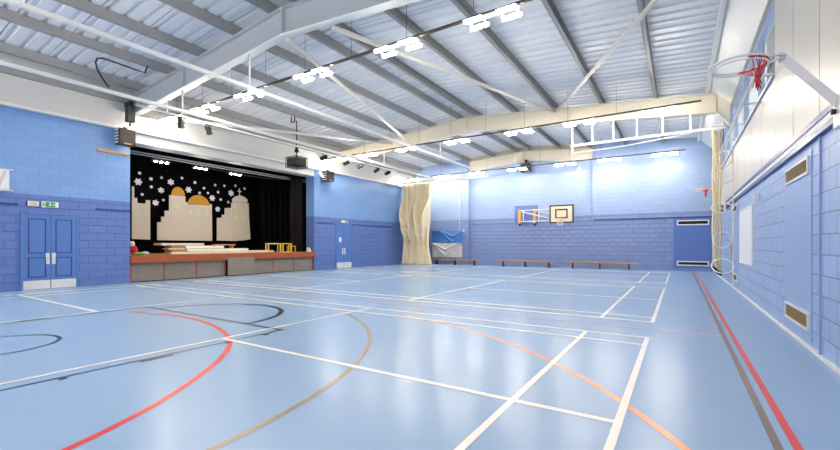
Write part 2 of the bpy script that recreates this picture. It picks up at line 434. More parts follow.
# sloping soffit over the windows
b = MB(); b.prism([(1.08, 6.12), (1.72, 5.5), (1.72, 5.56), (1.4, 5.98), (1.12, 6.2)], 'y', YF, YB); b.box(1.05, 1.14, YF, YB, 5.98, 6.14)
build('soffit', b, 'white', ce)
for x in (-.35, -2.0, -3.65, -5.2, -6.85, -7.55, -8.95, -10.55, -12.15, -13.9):
    z = roof_z(x); b = MB(); dy0, dy1 = YF, YB + (.28 if -10.6 < x < -3.45 else 0)
    b.box(x - .008, x + .008, dy0, dy1, z, z + .23); s = 1 if x > XRIDGE else -1
    b.box(x, x + s * .1, dy0, dy1, z, z + .012); b.box(x, x + s * .1, dy0, dy1, z + .218, z + .23)
    b.box(x + s * .092, x + s * .1, dy0, dy1, z, z + .03)
    build('purlin', b, 'galv', ce)
build('eaves_beam', MB().box(XL, XL + .12, YF, YB, 5.7, 5.95), 'galv', ce)

def rafter(Y, m, x0=-14.5, x1=1.35, haunch=True):
    bt = lambda x: roof_z(x, 5.98); tp = lambda x: roof_z(x, 6.59)
    b = MB()
    for xa, xb in ((x0, XRIDGE), (XRIDGE, x1)):
        b.prism([(xa, bt(xa)), (xb, bt(xb)), (xb, tp(xb)), (xa, tp(xa))], 'y', Y - .012, Y + .012)
        for g, d in ((bt, .03), (tp, -.03)):
            b.prism([(xa, g(xa)), (xb, g(xb)), (xb, g(xb) + d), (xa, g(xa) + d)], 'y', Y - .11, Y + .11)
    r = build('rafter', b, m, ce)
    s = MB(); s.box(XRIDGE - .02, XRIDGE + .02, Y - .11, Y + .11, bt(XRIDGE) + .03, tp(XRIDGE) - .03)
    for x in (-3.0, -11.4):
        if x0 < x < x1: s.box(x - .006, x + .006, Y - .1, Y + .1, bt(x) + .03, tp(x) - .03)
    build('stiffener', s, m, r)
    if haunch:
        h = MB(); z = bt(x1)
        h.prism([(x1 - .02, z), (XR, 4.88), (XR, tp(x1) - .06), (x1 - .02, tp(x1) - .03)], 'y', Y - .012, Y + .012)
        h.prism([(x1 - .02, z), (XR, 4.86), (XR, 4.9), (x1 - .02, z + .03)], 'y', Y - .11, Y + .11)
        build('haunch', h, m, r)
    else:
        c = MB()
        for xa, xb in ((x0, XRIDGE), (XRIDGE, x1)): c.prism([(xa, tp(xa)), (xb, tp(xb)), (xb, roof_z(xb, 6.86)), (xa, roof_z(xa, 6.86))], 'y', Y + .08, Y + .11)
        build('closer_panel', c, m, r)
    return r
rafter(3.03, 'frame_shaded'); rafter(12.44, 'frame_warm_lit'); rafter(19.76, 'frame_warm_lit', -10.58, -3.47, False)
for p, q in (((-7.2, 3.1, 5.93), (-9.83, 12.4, 5.7)), ((-5.79, 3.1, 5.8), (-3.62, 12.4, 6.2)), ((1.25, 3.1, 5.6), (-3.5, 12.4, 6.2)), ((-14.3, 3.1, 5.4), (-11.1, 12.4, 5.98))):
    build('brace', MB().tube([p, q], .055, 12), 'cream', ce)

# ------------------------------------------------------------------ doors
def double_door(n, y0, y1, ztop, mid, label, plate_z, kick, sign=None, detailed=True):
    d = thing('door_%d' % n, (XL, mid, 0), label, 'door', kind='structure')
    t = .055
    b = MB(); b.box(XL, XL + .04, y0 - t, y0, 0, ztop + t, .006); b.box(XL, XL + .04, y1, y1 + t, 0, ztop + t, .006); b.box(XL, XL + .04, y0, y1, ztop, ztop + t, .006)
    build('door_frame', b, 'door_blue', d)
    for a, c in ((y0, mid - .004), (mid + .004, y1)):
        lf = build('door_leaf', MB().box(XL, XL + .03, a, c, .005, ztop - .005, .004), 'door_blue', d)
        if detailed:
            for za, zb in ((.34, .88), (1.0, ztop - .12)):
                m = MB(); ya, yb = a + .1, c - .1; e = .018
                for q in ((ya, yb, za, za + e), (ya, yb, zb - e, zb), (ya, ya + e, za, zb), (yb - e, yb, za, zb)): m.box(XL + .03, XL + .042, q[0], q[1], q[2], q[3])
                build('panel_moulding', m, 'navy', lf)
        build('kick_plate', MB().box(XL + .03, XL + .034, a + .004, c - .004, .01, kick), 'plate', lf)
        s = -1 if c < mid + .001 else 1
        ya = mid + s * (.025 if detailed else .03); yb = mid + s * (.11 if detailed else .12)
        build('push_plate', MB().box(XL + .03, XL + .036, ya, yb, plate_z[0], plate_z[1], .002), 'plate', lf)
    return d
double_door(1, .36, 1.5, 2.06, .93, 'blue double doors with white kick plates under the exit sign', (.69, 1.0), .25)
d2 = double_door(2, 12.2, 13.32, 2.22, 12.72, 'blue double doors with white kick plates beyond the stage', (.72, 1.05), .3, detailed=False)
build('door_notice', MB().box(XL + .031, XL + .034, 12.36, 12.54, 1.36, 1.6), 'paper', d2)

# ------------------------------------------------------------------ ceiling lights: rows of twin-panel fittings on suspended tracks
def make_light(loc):
    r = thing('ceiling_light', loc, '', 'light', 'twin-panel ceiling lights')
    x, y, z = loc
    b = MB(); b.box(x - .5, x + .5, y - .04, y + .04, z + .055, z + .1, .006)
    build('housing', b, 'cream', r)
    for s in (-1, 1):
        a, c = sorted((x + s * .13, x + s * .5))
        b = MB()
        for u in (-.14, .14): b.box(a, c, y + u - .048, y + u + .048, z + .022, z + .034)
        for e in (a + .05, c - .05): b.box(e - .01, e + .01, y - .19, y + .19, z + .04, z + .055)
        for u in (-.14, .14): b.box((a + c) / 2 - .05, (a + c) / 2 + .05, y + u - .02, y + u + .02, z + .034, z + .04)
        p = build('lamp_panel', b, 'cream', r)
        for u in (-.14, .14): build('lamp_tube', MB().box(a + .015, c - .015, y + u - .026, y + u + .026, z - .018, z + .012, .008), 'tube', p)
    return r
proto = None
LX = (-.2, -2.48, -4.57, -7.08, -9.5, -11.7, -13.85)
ROWS = ((3.75, 7, 'row nearest the exit sign doors'), (11.28, 7, 'middle row'), (18.35, 7, 'row along the end wall'), (-3.3, 7, 'added unseen row behind the viewpoint'))  # last row is out of view, added to light the hall
for Y, n, nm in ROWS:
    for k in range(n):
        x = LX[k]
        if 0 < Y < 5 and k == 0: continue
        if proto is None: proto = o = make_light((x, Y, 5.3))
        else: o = copy_tree(proto); o.location = (x, Y, 5.3)
        o['label'] = 'lit ceiling light, %s from the window side in the %s' % (ORD[k], nm)
for (Y, n, nm), x1, x0 in zip(ROWS, (.6, .9, .6, .6), (-14.35,) * 4):
    t = thing('light_track', ((x0 + x1) / 2, Y, 5.42), 'thin grey track carrying the lights of the %s' % nm, 'light track')
    build('track_rail', MB().box(x0, x1, Y - .025, Y + .025, 5.405, 5.45), 'trackgrey', t)
    for k in range(9):
        x = -1.35 - 1.5 * k
        zt = roof_z(x, 6.82)
        build('suspension_wire', MB().tube([(x, Y, 5.44), (x, Y, zt)], .005, 6), 'wirem', t)

# ------------------------------------------------------------------ curtain rails
def rail(name, pts, drops, label):
    t = thing(name, pts[0], label, 'rail')
    build('rail_tube', MB().tube(pts, .052, 12), 'white', t)
    for (x, y, z, zt) in drops: build('dropper', MB().tube([(x, y, z), (x, y, zt)], .022, 8), 'white', t)
    return t
def arc_pts(cx, cy, r, a0, a1, z, n=10): return [(cx + r * math.cos(math.radians(a0 + (a1 - a0) * i / n)), cy + r * math.sin(math.radians(a0 + (a1 - a0) * i / n)), z) for i in range(n + 1)]
rail('curtain_rail', [(-11.6, YF, 5.04), (-11.6, 2.0, 5.04), (-11.6, 12, 5.04)] + arc_pts(-12.15, 17.15, .55, 0, 90, 5.04) + [(-14.42, 17.7, 5.04)],
     [(-11.6, 3.03, 5.04, 5.65), (-11.6, 12.44, 5.04, 5.65)], 'white tubular curtain rail closer to the stage, curving to the cream curtain')
rail('curtain_rail', [(-8.5, YF, 5.066), (-8.5, 2.0, 5.066), (-8.5, 12, 5.066)] + arc_pts(-9.05, 17.7, .55, 0, 90, 5.066) + [(-14.42, 18.25, 5.066)],
     [(-8.5, 3.03, 5.066, 5.9), (-8.5, 12.44, 5.066, 5.9)], 'white tubular curtain rail near the roof ridge, curving at the end wall')

# ------------------------------------------------------------------ cream curtain gathered in the far corner
def drape(u, v):
    x = -14.36 + u * (2.1 - .12 * math.sin(PI * v)); z = 4.96 * (1 - v) + .02
    pleat = .1 * math.sin(u * 2 * PI * 7.5 + .5 * math.sin(v * 5)) + .03 * math.sin(u * 2 * PI * 17)
    swag = 0
    for c, w, zc, sag, n, gap in ((.25, .25, 3.9, 1.5, 4, .3), (.77, .23, 4.0, 1.7, 4, .3)):
        if abs(u - c) < w:
            t = (u - c) / w
            for k in range(n):
                S = sag + gap * k * .7; dz = (z - (zc - k * .1 - S * (1 - t * t))) / math.sqrt(1 + (S * abs(t) / (w * 1.05)) ** 2)
                swag += .4 * math.exp(-(dz / .07) ** 2) * (1 - abs(t) ** 3) * (.8 if k % 2 else 1)
    pleat *= 1 - .55 * min(1, swag * 5)
    low = max(0, min(1, (v - .5) * 4))
    swag += low * (.12 * math.sin(u * 2 * PI * 3.4 + 1.2 * math.sin(v * 7)) + .05 * math.sin(u * 2 * PI * 8 + v * 6))
    y = 17.98 - pleat * (1 - .45 * low) - swag - .1 * low * (1 - .5 * abs(2 * u - 1))
    x += .05 * math.sin(v * 9 + u * 5) * low
    return (x, y, z)
t = thing('stage_curtain', (-13.3, 17.98, 0), 'long cream curtain looped up in swags in the corner by the end wall', 'curtain')
build('curtain_fabric', MB().grid(drape, 150, 130), 'curtain', t, solid=.012)
b = MB()
for k in range(14): b.tube([(-14.3 + k * .155, 17.98, 4.93), (-14.3 + k * .155, 17.98, 5.01)], .012, 6)
build('curtain_hook', b, 'white', t)

# blue and white vinyl sheet hanging behind the first bench
def sheet(z0, z1, amp, ph):
    def f(u, v):
        x = -13.1 + 2.15 * u; z = z1 + (z0 - z1) * v
        c = .68 if ph else .45; tt = (u - c) / .42
        d = 0
        for k in range(2):
            zz = z1 - (z1 - z0) * (.92 - .45 * k) * max(0, 1 - abs(tt))
            d += amp * 1.5 * math.exp(-((z - zz) / .075) ** 2)
        return (x, 19.5 - .03 - d - .012 * math.sin(u * 22), z)
    return f
t = thing('hanging_sheet', (-12.0, 19.45, .4), 'blue over white vinyl sheet hung behind the bench beside the cream curtain', 'sheet')
build('upper_band', MB().grid(sheet(1.32, 2.1, .05, 1), 60, 40), 'bluecloth', t, solid=.006)
build('lower_band', MB().grid(sheet(.42, 1.32, .06, 0), 60, 40), 'whitecloth', t, solid=.006)
build('hanging_cord', MB().tube([(-11.13, 19.45, 2.08), (-11.13, 19.45, 5.2)], .012, 6), 'white', t)
build('cord_hook', MB().box(-10.93, -10.83, 19.46, 19.6, 2.03, 2.13, .02), 'white', t)

# ------------------------------------------------------------------ gym benches
def make_bench(loc, L, label):
    x, y, _ = loc
    t = thing('gym_bench', loc, label, 'bench', 'wooden gym benches')
    build('bench_top', MB().box(x - L / 2, x + L / 2, y - .13, y + .13, .29, .335, .008), 'benchwood', t)
    build('bottom_beam', MB().box(x - L / 2 + .3, x + L / 2 - .3, y - .025, y + .025, .235, .29, .005), 'benchwood', t)
    for dx in (-L / 2 + .42, 0, L / 2 - .42):
        b = MB(); b.prism([(y - .12, 0.015), (y + .12, 0.015), (y + .1, .06), (y + .06, .29), (y - .06, .29), (y - .1, .06)], 'x', x + dx - .035, x + dx + .035)
        lg = build('leg', b, 'darkmetal', t)
        f = MB(); f.box(x + dx - .04, x + dx + .04, y - .125, y - .07, 0, .02); f.box(x + dx - .04, x + dx + .04, y + .07, y + .125, 0, .02)
        build('rubber_foot', f, 'blackplastic', lg)
    build('end_hook', MB().box(x - L / 2 - .05, x - L / 2 + .02, y - .04, y + .04, .26, .3, .005), 'darkmetal', t)
    return t
make_bench((-11.15, 18.9, 0), 3.4, 'long low wooden gym bench under the blue and white sheet')
make_bench((-6.8, 18.9, 0), 3.4, 'long low wooden gym bench under the swing-out basketball backboard')
make_bench((-3.0, 18.9, 0), 3.45, 'long low wooden gym bench closest to the black vent grilles')

# ------------------------------------------------------------------ basketball backboard on a swing-out frame
t = thing('basketball_goal', (-5.9, 19.9, 2.3), 'cream basketball backboard with black border on a swung-out white frame', 'basketball goal')
build('wall_plate', MB().box(-7.75, -6.4, 19.87, 19.9, 2.38, 3.47, .004), 'flat_blue2', t)
for x in (-7.27, -6.42):
    p = build('pivot_post', MB().box(x - .075, x + .075, 19.3, 19.42, 2.42, 3.2, .015), 'orangepaint', t)
    f = MB(); f.box(x - .05, x + .05, 19.3, 19.42, 2.28, 2.41, .01); f.box(x - .03, x + .03, 19.4, 19.88, 2.5, 2.56); f.box(x - .03, x + .03, 19.4, 19.88, 3.05, 3.11)
    build('post_bracket', f, 'darkmetal', p)
b = MB()
for p, q in (((-7.2, 19.36, 3.14), (-5.1, 18.98, 3.14)), ((-7.2, 19.36, 2.52), (-5.1, 18.98, 2.52)), ((-7.17, 19.36, 3.08), (-5.3, 19.0, 2.58)),
             ((-7.06, 19.36, 3.14), (-7.06, 19.36, 2.5)), ((-6.15, 19.25, 3.14), (-6.15, 19.2, 2.5)), ((-6.36, 19.36, 3.1), (-4.9, 18.98, 2.75))): b.tube([p, q], .028, 8)
build('swing_frame', b, 'white', t)
bb = build('backboard', MB().box(-5.48, -4.26, 18.9, 18.95, 2.36, 3.31, .006), 'boardcream', t)
def rect_ring(b, x0, x1, z0, z1, w, ya, yb):
    b.box(x0, x1, ya, yb, z0, z0 + w); b.box(x0, x1, ya, yb, z1 - w, z1); b.box(x0, x0 + w, ya, yb, z0 + w, z1 - w); b.box(x1 - w, x1, ya, yb, z0 + w, z1 - w)
b = MB(); rect_ring(b, -5.485, -4.255, 2.355, 3.315, .07, 18.893, 18.955); build('border', b, 'blackplastic', bb)
b = MB(); rect_ring(b, -5.19, -4.55, 2.6, 3.1, .07, 18.893, 18.901); build('target_square', b, 'blackplastic', bb)
def rim_pts(cx, cy, r, z, n=28): return [(cx + r * math.cos(2 * PI * i / n), cy + r * math.sin(2 * PI * i / n), z) for i in range(n)]
rm = MB(); rm.tube(rim_pts(-4.87, 18.6, .22, 2.6), .012, 8, closed=True); rm.box(-4.94, -4.8, 18.8, 18.9, 2.53, 2.63, .01)
build('rim', rm, 'orangepaint', t)
def net(cx, cy, r, z, drop, r2, n=12, rr=.006):
    b = MB()
    for i in range(n):
        for s in (-1, 1):
            pts = []
            for k in range(7):
                f = k / 6; a = 2 * PI * (i + s * f * 1.5) / n; q = r + (r2 - r) * f ** .7
                pts.append((cx + q * math.cos(a), cy + q * math.sin(a), z - drop * f))
            b.tube(pts, rr, 4)
    return b
build('net', net(-4.87, 18.6, .22, 2.59, .38, .13), 'white', t)

# ------------------------------------------------------------------ wall-mounted rings with red nets (right wall)
def make_ring(loc, label):
    x, y, z = loc
    t = thing('basketball_ring', (XR, y + .2, 2.5), label, 'basketball ring', 'wall-mounted rings with red nets')
    b = MB(); b.tube(rim_pts(x, y, .238, z, 36), .013, 8, closed=True); b.tube(rim_pts(x + .008, y, .226, z - .03, 36), .008, 8, closed=True)
    for s in (-1, 1): b.tube([(x + .2, y + s * .1, z), (x + .36, y + .02 + s * .04, z + .01)], .01, 8)
    build('rim', b, 'white', t)
    b = MB(); b.obox((x + .33, y + .02, z + .02), (XR - .1, y - .12, z - .56), .03, .075); b.box(XR - .125, XR - .066, y - .22, y - .02, z - .76, z - .49, .006)
    b.box(x + .31, x + .36, y - .02, y + .06, z - .03, z + .045, .008)
    arm = build('support_arm', b, 'plate', t)
    bo = MB(); bo.lathe([(.025, -.03), (.025, .0)], (XR - .13, y - .12, z - .62), 10, 'x'); build('bolt', bo, 'blackplastic', arm)
    b = MB(); rnd = random.Random(3)
    for i in range(16):
        a = math.radians(-70 + 150 * i / 15); p0 = (x + .23 * math.cos(a), y + .23 * math.sin(a), z)
        tx, ty = x + .16 + rnd.uniform(-.02, .02), y + .05 + rnd.uniform(-.02, .02)
        mid = (p0[0] * .55 + tx * .45, p0[1] * .55 + ty * .45, z - .02 - rnd.uniform(0, .07))
        b.tube([p0, mid, (tx, ty, z - .12 - rnd.uniform(0, .04)), (tx + rnd.uniform(-.02, .02), ty + rnd.uniform(-.02, .02), z - .2 - rnd.uniform(0, .07))], .0048, 5)
    b.tube([(x + .235 * math.cos(math.radians(-75 + 160 * i / 20)), y + .235 * math.sin(math.radians(-75 + 160 * i / 20)), z - .01 - .012 * math.sin(i * 2.3)) for i in range(21)], .013, 7)
    build('net', b, 'red', t)
    return t
make_ring((.86, 2.07, 3.05), 'white hoop with gathered red net on the arm under the nearest cladding')
make_ring((.93, 13.1, 3.05), 'white hoop with gathered red net beside the climbing ropes')

# ------------------------------------------------------------------ rope track, ropes and guard hoops
t = thing('rope_track', (-.9, 12.38, 4.8), 'white ladder-like steel track hung below the second roof beam', 'track')
b = MB(); b.box(-2.98, 1.55, 12.33, 12.41, 4.78, 4.86, .01); build('track_rail', b, 'white', t)
for x in (-2.93, -2.25, -1.57, -.85, -.1, .65): build('dropper', MB().box(x - .028, x + .028, 12.345, 12.4, 4.86 - (.28 if x < -2.9 else 0), roof_z(x, 5.98), .004), 'white', t)
build('pull_cord', MB().tube([(-2.93, 12.36, 4.56)] + [(-2.93 + 4.3 * f, 12.36, 4.56 + .3 * f ** 2) for f in (.15, .3, .45, .6, .75, .9, 1)], .012, 6), 'white', t)
build('end_clamp', MB().box(1.16, 1.5, 12.28, 12.75, 4.86, 4.92, .01), 'cream', t)
for k, (x, y, zb, mm) in enumerate(((1.24, 12.40, .42, 'rope'), (1.31, 12.5, .36, 'rope'), (1.37, 12.58, .3, 'rope'), (1.44, 12.68, .26, 'rope'))):
    r = thing('climbing_rope', (x, y, zb), 'pale climbing rope hanging in the gathered bunch, %s from the wall' % ORD[3 - k], 'rope', 'climbing ropes gathered by the right wall')
    pts = [(x + .012 * math.sin(i * .7 + k), y + .012 * math.cos(i * .9 + k), zb + .12 + (4.77 - zb - .12) * i / 24) for i in range(25)]
    build('rope_strand', MB().tube(pts, .028, 8), mm, r)
    build('rope_end', MB().lathe([(.02, 0), (.045, .02), (.045, .1), (.03, .14)], (x, y, zb), 12), 'blackplastic', r)
r = thing('tie_strap', (1.53, 12.66, 3.9), 'blue strap hanging at the top of the climbing ropes', 'strap')
build('webbing', MB().box(1.5, 1.52, 12.6, 12.66, 4.2, 4.86), 'blueplas', r)
build('buckle', MB().box(1.495, 1.525, 12.595, 12.665, 4.15, 4.22, .005), 'plate', r)
t = thing('hoop_bracket', (XR, 10.9, 0), 'white metal hoops fixed up the wall around the climbing ropes', 'hoops')
build('post', MB().box(1.58, 1.61, 10.885, 10.915, .04, 3.9, .004), 'white', t)
for z, rx, tilt in ((.64, .29, .7), (1.36, .23, 1.35), (2.25, .28, .6), (3.1, .25, .9), (3.6, .25, 1.2)):
    pts = []
    for i in range(28):
        a = 2 * PI * i / 28; u, v = rx * math.cos(a), rx * math.sin(a)
        pts.append((1.36 + u * .85, 10.85 + v * math.cos(tilt), z + v * math.sin(tilt)))
    build('hoop', MB().tube(pts, .017, 8, closed=True), 'white', t)
# guard rail in front of the windows
t = thing('window_guard_rail', (1.45, 8.4, 4.0), 'white rail on brackets running below the high windows', 'rail')
build('rail_tube', MB().tube([(1.4, 5.4, 4.0), (1.4, 12.2, 4.0)], .022, 8), 'white', t)
for y in (5.5, 7.1, 8.7, 10.3, 11.9):
    b = MB(); b.box(1.4, 1.64, y - .02, y + .02, 3.985, 4.015)
    build('bracket', b, 'white', t)

# ------------------------------------------------------------------ vent grilles, notice board and small wall fittings
def grille_y(y0, y1, z0, z1, inner, label):        # on the right wall
    t = thing('vent_grille', (XR - .012, (y0 + y1) / 2, z0), label, 'vent')
    b = MB(); w = .03; xa, xb = XR - .035, XR - .012
    b.box(xa, xb, y0, y1, z0, z0 + w); b.box(xa, xb, y0, y1, z1 - w, z1); b.box(xa, xb, y0, y0 + w, z0 + w, z1 - w); b.box(xa, xb, y1 - w, y1, z0 + w, z1 - w)
    build('vent_frame', b, 'white', t)
    b = MB(); b.box(xb - .008, xb, y0 + w, y1 - w, z0 + w, z1 - w)
    n = max(3, int((z1 - z0 - 2 * w) / .022))
    for k in range(n): zz = z0 + w + (z1 - z0 - 2 * w) * (k + .5) / n; b.box(xb - .018, xb - .006, y0 + w, y1 - w, zz - .003, zz + .003)
    build('vent_mesh', b, inner, t)
def grille_x(x0, x1, z0, z1, inner, label):
    t = thing('vent_grille', ((x0 + x1) / 2, YB - .012, z0), label, 'vent')
    b = MB(); rect_ring(b, x0, x1, z0, z1, .05, YB - .04, YB - .012); build('vent_frame', b, 'white', t)
    b = MB(); b.box(x0 + .05, x1 - .05, YB - .02, YB - .012, z0 + .05, z1 - .05)
    for k in range(4): zz = z0 + .05 + (z1 - z0 - .1) * (k + .5) / 4; b.box(x0 + .05, x1 - .05, YB - .03, YB - .018, zz - .004, zz + .004)
    build('vent_slats', b, inner, t)
grille_y(3.4, 4.62, 2.08, 2.29, 'gridbrown', 'brown vent grille high on the near smooth panel of the lavender wall')
grille_y(3.4, 4.62, .21, .43, 'gridbrown', 'brown vent grille low on the near smooth panel of the lavender wall')
grille_y(10.45, 11.45, 2.12, 2.32, 'gridbrown', 'small vent grille high on the lavender wall beyond the noticeboard')
grille_y(10.45, 11.45, .24, .44, 'gridbrown', 'small vent grille low on the lavender wall beyond the noticeboard')
grille_x(.26, 1.5, 2.13, 2.37, 'gridblack', 'upper black slotted vent grille in the end wall corner')
grille_x(.26, 1.5, .24, .46, 'gridblack', 'lower black slotted vent grille in the end wall corner')
t = thing('noticeboard', (XR, 8.85, .78), 'blank white noticeboard on the lavender block wall', 'noticeboard')
build('board_panel', MB().box(XR - .025, XR, 7.82, 9.9, .8, 2.06), 'paper', t)
b = MB(); xa = XR - .035
for q in ((7.8, 9.92, .78, .81), (7.8, 9.92, 2.05, 2.08), (7.8, 7.83, .81, 2.05), (9.89, 9.92, .81, 2.05)): b.box(xa, XR, q[0], q[1], q[2], q[3])
build('board_frame', b, 'white', t)
t = thing('wall_sensor', (XR, 7.1, 2.1), 'small white sensor box above the noticeboard end', 'sensor')
build('sensor_body', MB().box(XR - .09, XR, 7.03, 7.17, 2.08, 2.22, .015), 'white', t)
build('sensor_lens', MB().lathe([(.035, -.02), (.03, -.035), (.01, -.04)], (XR - .075, 7.1, 2.14), 14, 'x'), 'plate', t)
t = thing('wall_notice', (XR, 11.85, .9), 'narrow red and green notice on the wall by the climbing ropes', 'notice')
build('notice_panel', MB().box(XR - .02, XR - .004, 11.72, 11.98, .95, 1.25), 'redcloth', t)
build('notice_strip', MB().box(XR - .02, XR - .004, 11.72, 11.98, .72, .95), 'greencloth', t)

def conduit(p, q, label, m='navy'):
    o = build('cable_conduit', MB().box(*[v for a, c in zip(p, q) for v in (a, c)], .004), m, org=[(a + c) / 2 for a, c in zip(p, q)])
    tag(o, label, 'conduit')
conduit((XL, -6.5, 2.29), (XL + .035, .27, 2.33), 'dark blue cable trunking ending beside the exit sign doors')
conduit((XL, 1.98, 2.29), (XL + .035, 2.88, 2.33), 'short dark blue cable trunking beside the stage opening')
conduit((XL, 13.4, 2.29), (XL + .035, 17.2, 2.33), 'dark blue cable trunking between the far doors and the cream curtain')
conduit((XL, 10.75, 2.29), (XL + .035, 12.05, 2.33), 'short dark blue cable trunking from the stage to the far doors')
conduit((-3.4, YB - .035, 2.48), (1.6, YB, 2.53), 'dark blue cable trunking on the end wall above the vents')
conduit((-10.5, 19.865, 2.46), (-7.9, 19.9, 2.5), 'blue cable trunking on the recessed end wall', 'flat_blue2')

t = thing('exit_sign', (XL, .91, 2.27), 'green and white emergency exit sign over the blue double doors', 'sign')
build('sign_housing', MB().box(XL, XL + .05, .73, 1.1, 2.265, 2.425, .008), 'white', t)
build('green_face', MB().box(XL + .05, XL + .054, .81, 1.02, 2.28, 2.41), 'green', t)
b = MB(); X0, X1 = XL + .05, XL + .057
b.prism([(.885, 2.305), (.905, 2.335), (.93, 2.31), (.94, 2.32), (.92, 2.35), (.93, 2.375), (.91, 2.385), (.89, 2.36), (.9, 2.345), (.875, 2.315)], 'x', X1 - .005, X1)
b.prism([(.96, 2.335), (.985, 2.335), (.985, 2.315), (1.01, 2.345), (.985, 2.375), (.985, 2.355), (.96, 2.355)], 'x', X1 - .005, X1)
b.lathe([(.011, -.004), (.011, 0)], (X1, .925, 2.396), 10, 'x')
build('running_figure', b, 'exitlit', t)
b = MB(); b.box(X0, X0 + .005, .76, .79, 2.3, 2.39); build('door_pictogram', b, 'green', t)
t = thing('emergency_light', (XL, .56, 2.27), 'white emergency light beside the exit sign', 'emergency light')
build('lamp_body', MB().box(XL, XL + .06, .44, .68, 2.275, 2.415, .01), 'plate', t)
build('lamp_lens', MB().box(XL + .06, XL + .072, .49, .63, 2.295, 2.395, .006), 'skin', t)
for y in (.425, .68): build('end_cap', MB().box(XL, XL + .05, y, y + .025, 2.28, 2.41, .004), 'darkmetal', t)
t = thing('emergency_light', (XL, 12.75, 2.35), 'white emergency light over the far blue doors beyond the stage', 'emergency light')
build('lamp_body', MB().box(XL, XL + .07, 12.5, 13.0, 2.36, 2.5, .015), 'plate', t)
build('lamp_lens', MB().box(XL + .07, XL + .082, 12.55, 12.72, 2.385, 2.475, .01), 'exitlit', t)
build('running_figure', MB().box(XL + .07, XL + .078, 12.78, 12.94, 2.39, 2.47), 'green', t)
t = thing('wall_board', (XL, -.6, 2.64), 'white panel between two rails high on the wall beside the doors', 'board')
build('board_panel', MB().box(XL + .02, XL + .06, -1.4, .09, 2.68, 3.17, .005), 'paper', t)
for z in (2.635, 3.17): build('board_rail', MB().box(XL, XL + .07, -1.5, .17, z, z + .035, .005), 'cream', t)
b = MB()
for y in (-1.1, -.55, -.05): b.prism([(y - .1, 2.7), (y - .04, 2.7), (y + .08, 3.15), (y + .03, 3.15)], 'x', XL + .06, XL + .063)
build('printed_stripe', b, 'skin', t)
o = build('wooden_batten', MB().box(XL, XL + .05, 2.0, 2.86, 4.06, 4.14, .005), 'orange_wood', org=(XL, 2.4, 4.1))
tag(o, 'varnished wooden batten on the blue wall below the stage speaker', 'batten')

# ------------------------------------------------------------------ stage
ST = .87
t = thing('stage', (XL, 6.8, 0), 'wooden stage with an orange front edge and grey panels in the wall opening', 'stage')
b = MB(); b.box(-18.69, -15.055, 2.31, 11.29, ST - .06, ST); b.box(-15.055, XL - .06, PY0 + .005, PY1 - .005, ST - .06, ST); build('stage_deck', b, 'deckwood', t)
build('front_edge', MB().box(XL - .06, XL + .12, PY0 + .005, PY1 - .005, .63, ST + .012, .01), 'stagewood', t)
dv = [2.92, 3.94, 5.04, 6.15, 7.33, 8.37, 9.48, 10.6]
for k in range(7):
    front = XL - .03 if k != 3 else XL + .135
    build('front_panel', MB().box(front - .04, front, dv[k] + .02, dv[k + 1] - .02, .03, (.62 if k != 3 else .72), .004), 'panelgrey', t)
for y in dv: build('panel_post', MB().box(XL - .07, XL - .015, y - .02, y + .02, 0, .63), 'stagewood', t)
build('kick_base', MB().box(XL - .1, XL - .08, PY0 + .02, PY1 - .02, 0, .63), 'blackplastic', t)

def curtain_grid(p, q, z0, z1, folds, amp):
    P, Q = Vector(p), Vector(q); d = (Q - P); n = Vector((-d.y, d.x)).normalized()
    def f(u, v):
        w = amp * math.sin(u * 2 * PI * folds + .4 * math.sin(v * 4)) * (.7 + .5 * v) + amp * .3 * math.sin(u * 2 * PI * folds * 2.3 + 1)
        a = P + d * u + n * w
        return (a.x, a.y, z1 + (z0 - z1) * v)
    return f
def cloth(name, p, q, z0, z1, folds, amp, m, label, cat):
    o = build(name, MB().grid(curtain_grid(p, q, z0, z1, folds, amp), int(folds * 10), 10), m, solid=.008, org=((p[0] + q[0]) / 2, (p[1] + q[1]) / 2, z0))
    return tag(o, label, cat)
cloth('backdrop_curtain', (-18.1, 2.5), (-18.1, 10.6), ST + .01, 5.2, 14, .035, 'black', 'black backdrop curtain across the rear of the stage', 'curtain')
cloth('leg_curtain', (-17.3, 9.75), (-16.6, 11.2), ST + .01, 5.2, 6, .05, 'black', 'black side curtain at the deep corner of the stage', 'curtain')
cloth('leg_curtain', (-16.3, 10.05), (-15.75, 11.2), ST + .01, 5.2, 6, .05, 'black', 'black side curtain midway down the stage side', 'curtain')
cloth('house_curtain', (-15.35, 10.0), (-15.2, 10.6), ST + .02, 4.5, 4, .055, 'browncloth', 'dark taupe front curtain gathered at the stage edge', 'curtain')
cloth('border_curtain', (-16.5, 2.5), (-16.5, 11.2), 4.42, 5.3, 18, .03, 'black', 'black border curtain hanging under the stage lid', 'curtain')
cloth('border_curtain', (-15.3, 2.5), (-15.3, 11.2), 4.52, 5.3, 18, .02, 'black', 'black border curtain just inside the stage opening', 'curtain')

